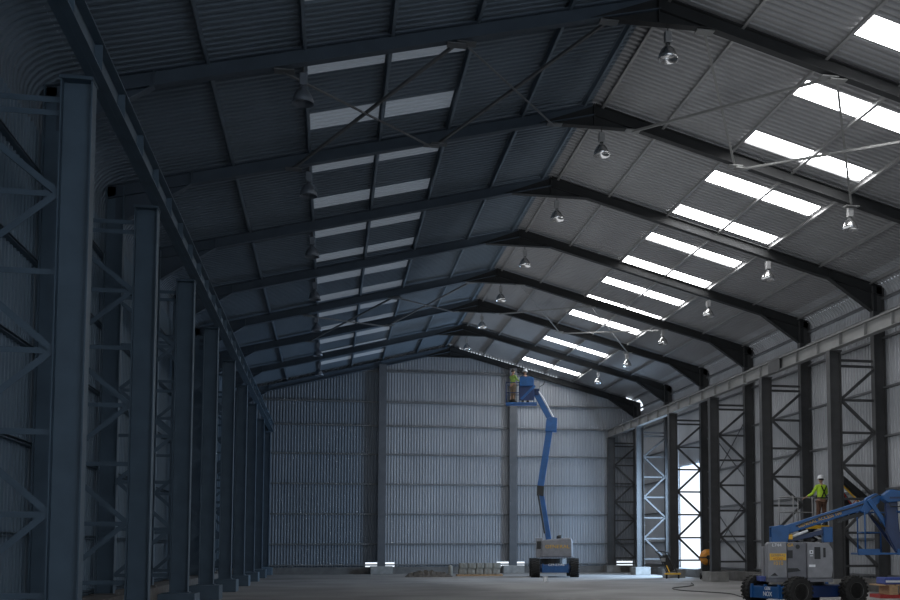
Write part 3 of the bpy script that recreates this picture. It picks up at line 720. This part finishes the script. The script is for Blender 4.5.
for x in (-.26, .30): MB().lathe([(.03, -.04), (.12, -.04), (.14, 0), (.12, .04), (.03, .04)], (x, -.1, .14), 'x', 16).build('wheel', M['black'], tr_)
# block stack at the gable: two rows, individual blocks
k = 0
pos = ['left', 'centre left', 'centre', 'centre right', 'right']
for j in range(2):
    for i in range(5):
        x = 6.85 + i * .44 + (0.04 if j else 0); 
        b = MB(); b.box(-.20, .20, -.22, .22, 0, .29)
        for hx in (-.1, .1): b.box(hx - .045, hx + .045, -.235, -.22, .05, .24)
        o = b.build('concrete_block', M['block'], loc=(x, 58.6 - .04 * j, .10 + j * .295), bevel=.012)
        tag(o, 'grey concrete block at the gable wall, %s row, %s of five' % (['lower', 'upper'][j], pos[i]), 'concrete block', 'blocks stacked by the gable wall')
pl = empty('pallet', (7.75, 58.6, 0), 0, 'low timber pallet under the concrete blocks', 'pallet')
for i in range(6): MB().box(-1.2 + i * .41, -1.2 + i * .41 + .3, -.4, .4, .075, .098).build('slat', M['wood'], pl)
for y in (-.33, 0, .33): MB().box(-1.2, 1.2, y - .05, y + .05, 0, .075).build('runner', M['wood'], pl)
o = MB().lathe([(.12, 0), (.14, .05), (.12, .3), (.11, .55), (.02, .58)], n=14).build('bollard', M['block'], loc=(6.2, 58.4, 0), smooth=True); tag(o, 'short pale grey bollard left of the block stack', 'bollard')
# rubble heap left of the blocks
mb = MB(); nx, ny = 26, 8; vs = []; fs = []
for i in range(nx):
    for j in range(ny):
        u, v = i / (nx - 1), j / (ny - 1); z = .34 * math.sin(PI * u) ** .5 * math.sin(PI * v) * (0.7 + .5 * random.random()); vs.append((-1.1 + 2.4 * u, -.5 + v, z))
for i in range(nx - 1):
    for j in range(ny - 1): fs.append((i * ny + j, i * ny + j + 1, (i + 1) * ny + j + 1, (i + 1) * ny + j))
o = mb.add(vs, fs).build('rubble_heap', M['soil'], loc=(4.9, 57.6, 0)); tag(o, 'low heap of dark rubble on the floor left of the blocks', 'rubble'); o['kind'] = 'stuff'
# small white box, cable, pallet at right
mb = MB(); mb.box(-.09, .09, -.09, .09, 0, .22); mb.box(-.10, .10, -.10, .10, .19, .24); o = mb.build('small_bucket', M['white'], loc=(9.15, 47.5, 0), bevel=.01); tag(o, 'small white tub on the floor in front of the raised lift', 'tub')
cu = [(14.6, 44.0, .015), (13.9, 41.6, .015), (13.2, 40.2, .015), (12.1, 38.6, .015), (11.8, 36.4, .015), (12.4, 33.8, .015), (12.0, 31.5, .015), (11.6, 29.0, .015)]
pts = []
for i in range(len(cu) - 1):
    for t in range(6):
        p0, p1, p2, p3 = [V(cu[max(0, min(len(cu) - 1, i + q))]) for q in (-1, 0, 1, 2)]; t_ = t / 6
        pts.append(.5 * ((2 * p1) + (-p0 + p2) * t_ + (2 * p0 - 5 * p1 + 4 * p2 - p3) * t_ ** 2 + (-p0 + 3 * p1 - 3 * p2 + p3) * t_ ** 3))
o = MB().tube(pts, .018, 6).build('power_cable', M['cable']); tag(o, 'thin black cable snaking over the concrete floor towards the parked lift', 'cable')
pt = empty('pallet', (16.15, 30.0, 0), math.radians(-10), 'timber pallet on red feet at the right edge under a blue pack', 'pallet')
for i in range(5): MB().box(-.55 + i * .24, -.55 + i * .24 + .18, -.5, .5, .36, .39).build('slat', M['wood'], pt)
for x in (-.15, .45): MB().box(x - .12, x + .12, -.5, .5, .10, .36).build('block_runner', M['wood'], pt)
MB().box(-.55, .6, -.5, .5, .0, .10).build('red_base', M['redp'], pt)
pk = empty('wrapped_pack', (16.2, 30.0, .39), math.radians(-10), 'blue pack with white band lying on the timber pallet', 'package')
MB().box(-.42, .55, -.42, .42, 0, .20).build('pack_body', M['packblue'], pk, bevel=.03); MB().box(-.40, .56, -.43, .43, .06, .12).build('white_band', M['white'], pk)

# ------------------------------------------------------------------ light
w = bpy.data.worlds.new('world'); sc.world = w; w.use_nodes = True
bg = w.node_tree.nodes['Background']; bg.inputs[0].default_value = (.80, .89, 1, 1); bg.inputs[1].default_value = 1.6
def area(name, loc, d_, sx, sy, power, c):
    d = bpy.data.lights.new(name, 'AREA'); d.shape = 'RECTANGLE'; d.size = sx; d.size_y = sy; d.energy = power; d.color = c
    o = bpy.data.objects.new(name, d); sc.collection.objects.link(o); o.location = loc
    z = -V(d_).normalized(); x = V((0, 1, 0)); x = (x - z * x.dot(z)).normalized(); y = z.cross(x)
    o.rotation_euler = Matrix((x, y, z)).transposed().to_euler(); return o
area('left_blue_fill', (13, -7.0, 5), (-.62, 1, .16), 8, 12, 150, (.42, .70, 1))  # unseen cool fill added behind the camera, turned to the left side
area('doorway_daylight', (19.4, 55.2, 3.2), (-1, .30, -.22), 3.8, 5.4, 2000, (.50, .72, 1))
L_ = area('right_side_fill', (5.2, 34, 6.5), (1, .14, .10), 46, 7, 950, (.94, .97, 1)); L_.visible_camera = False  # unseen fill added mid-hall to brighten the right side, hidden from camera
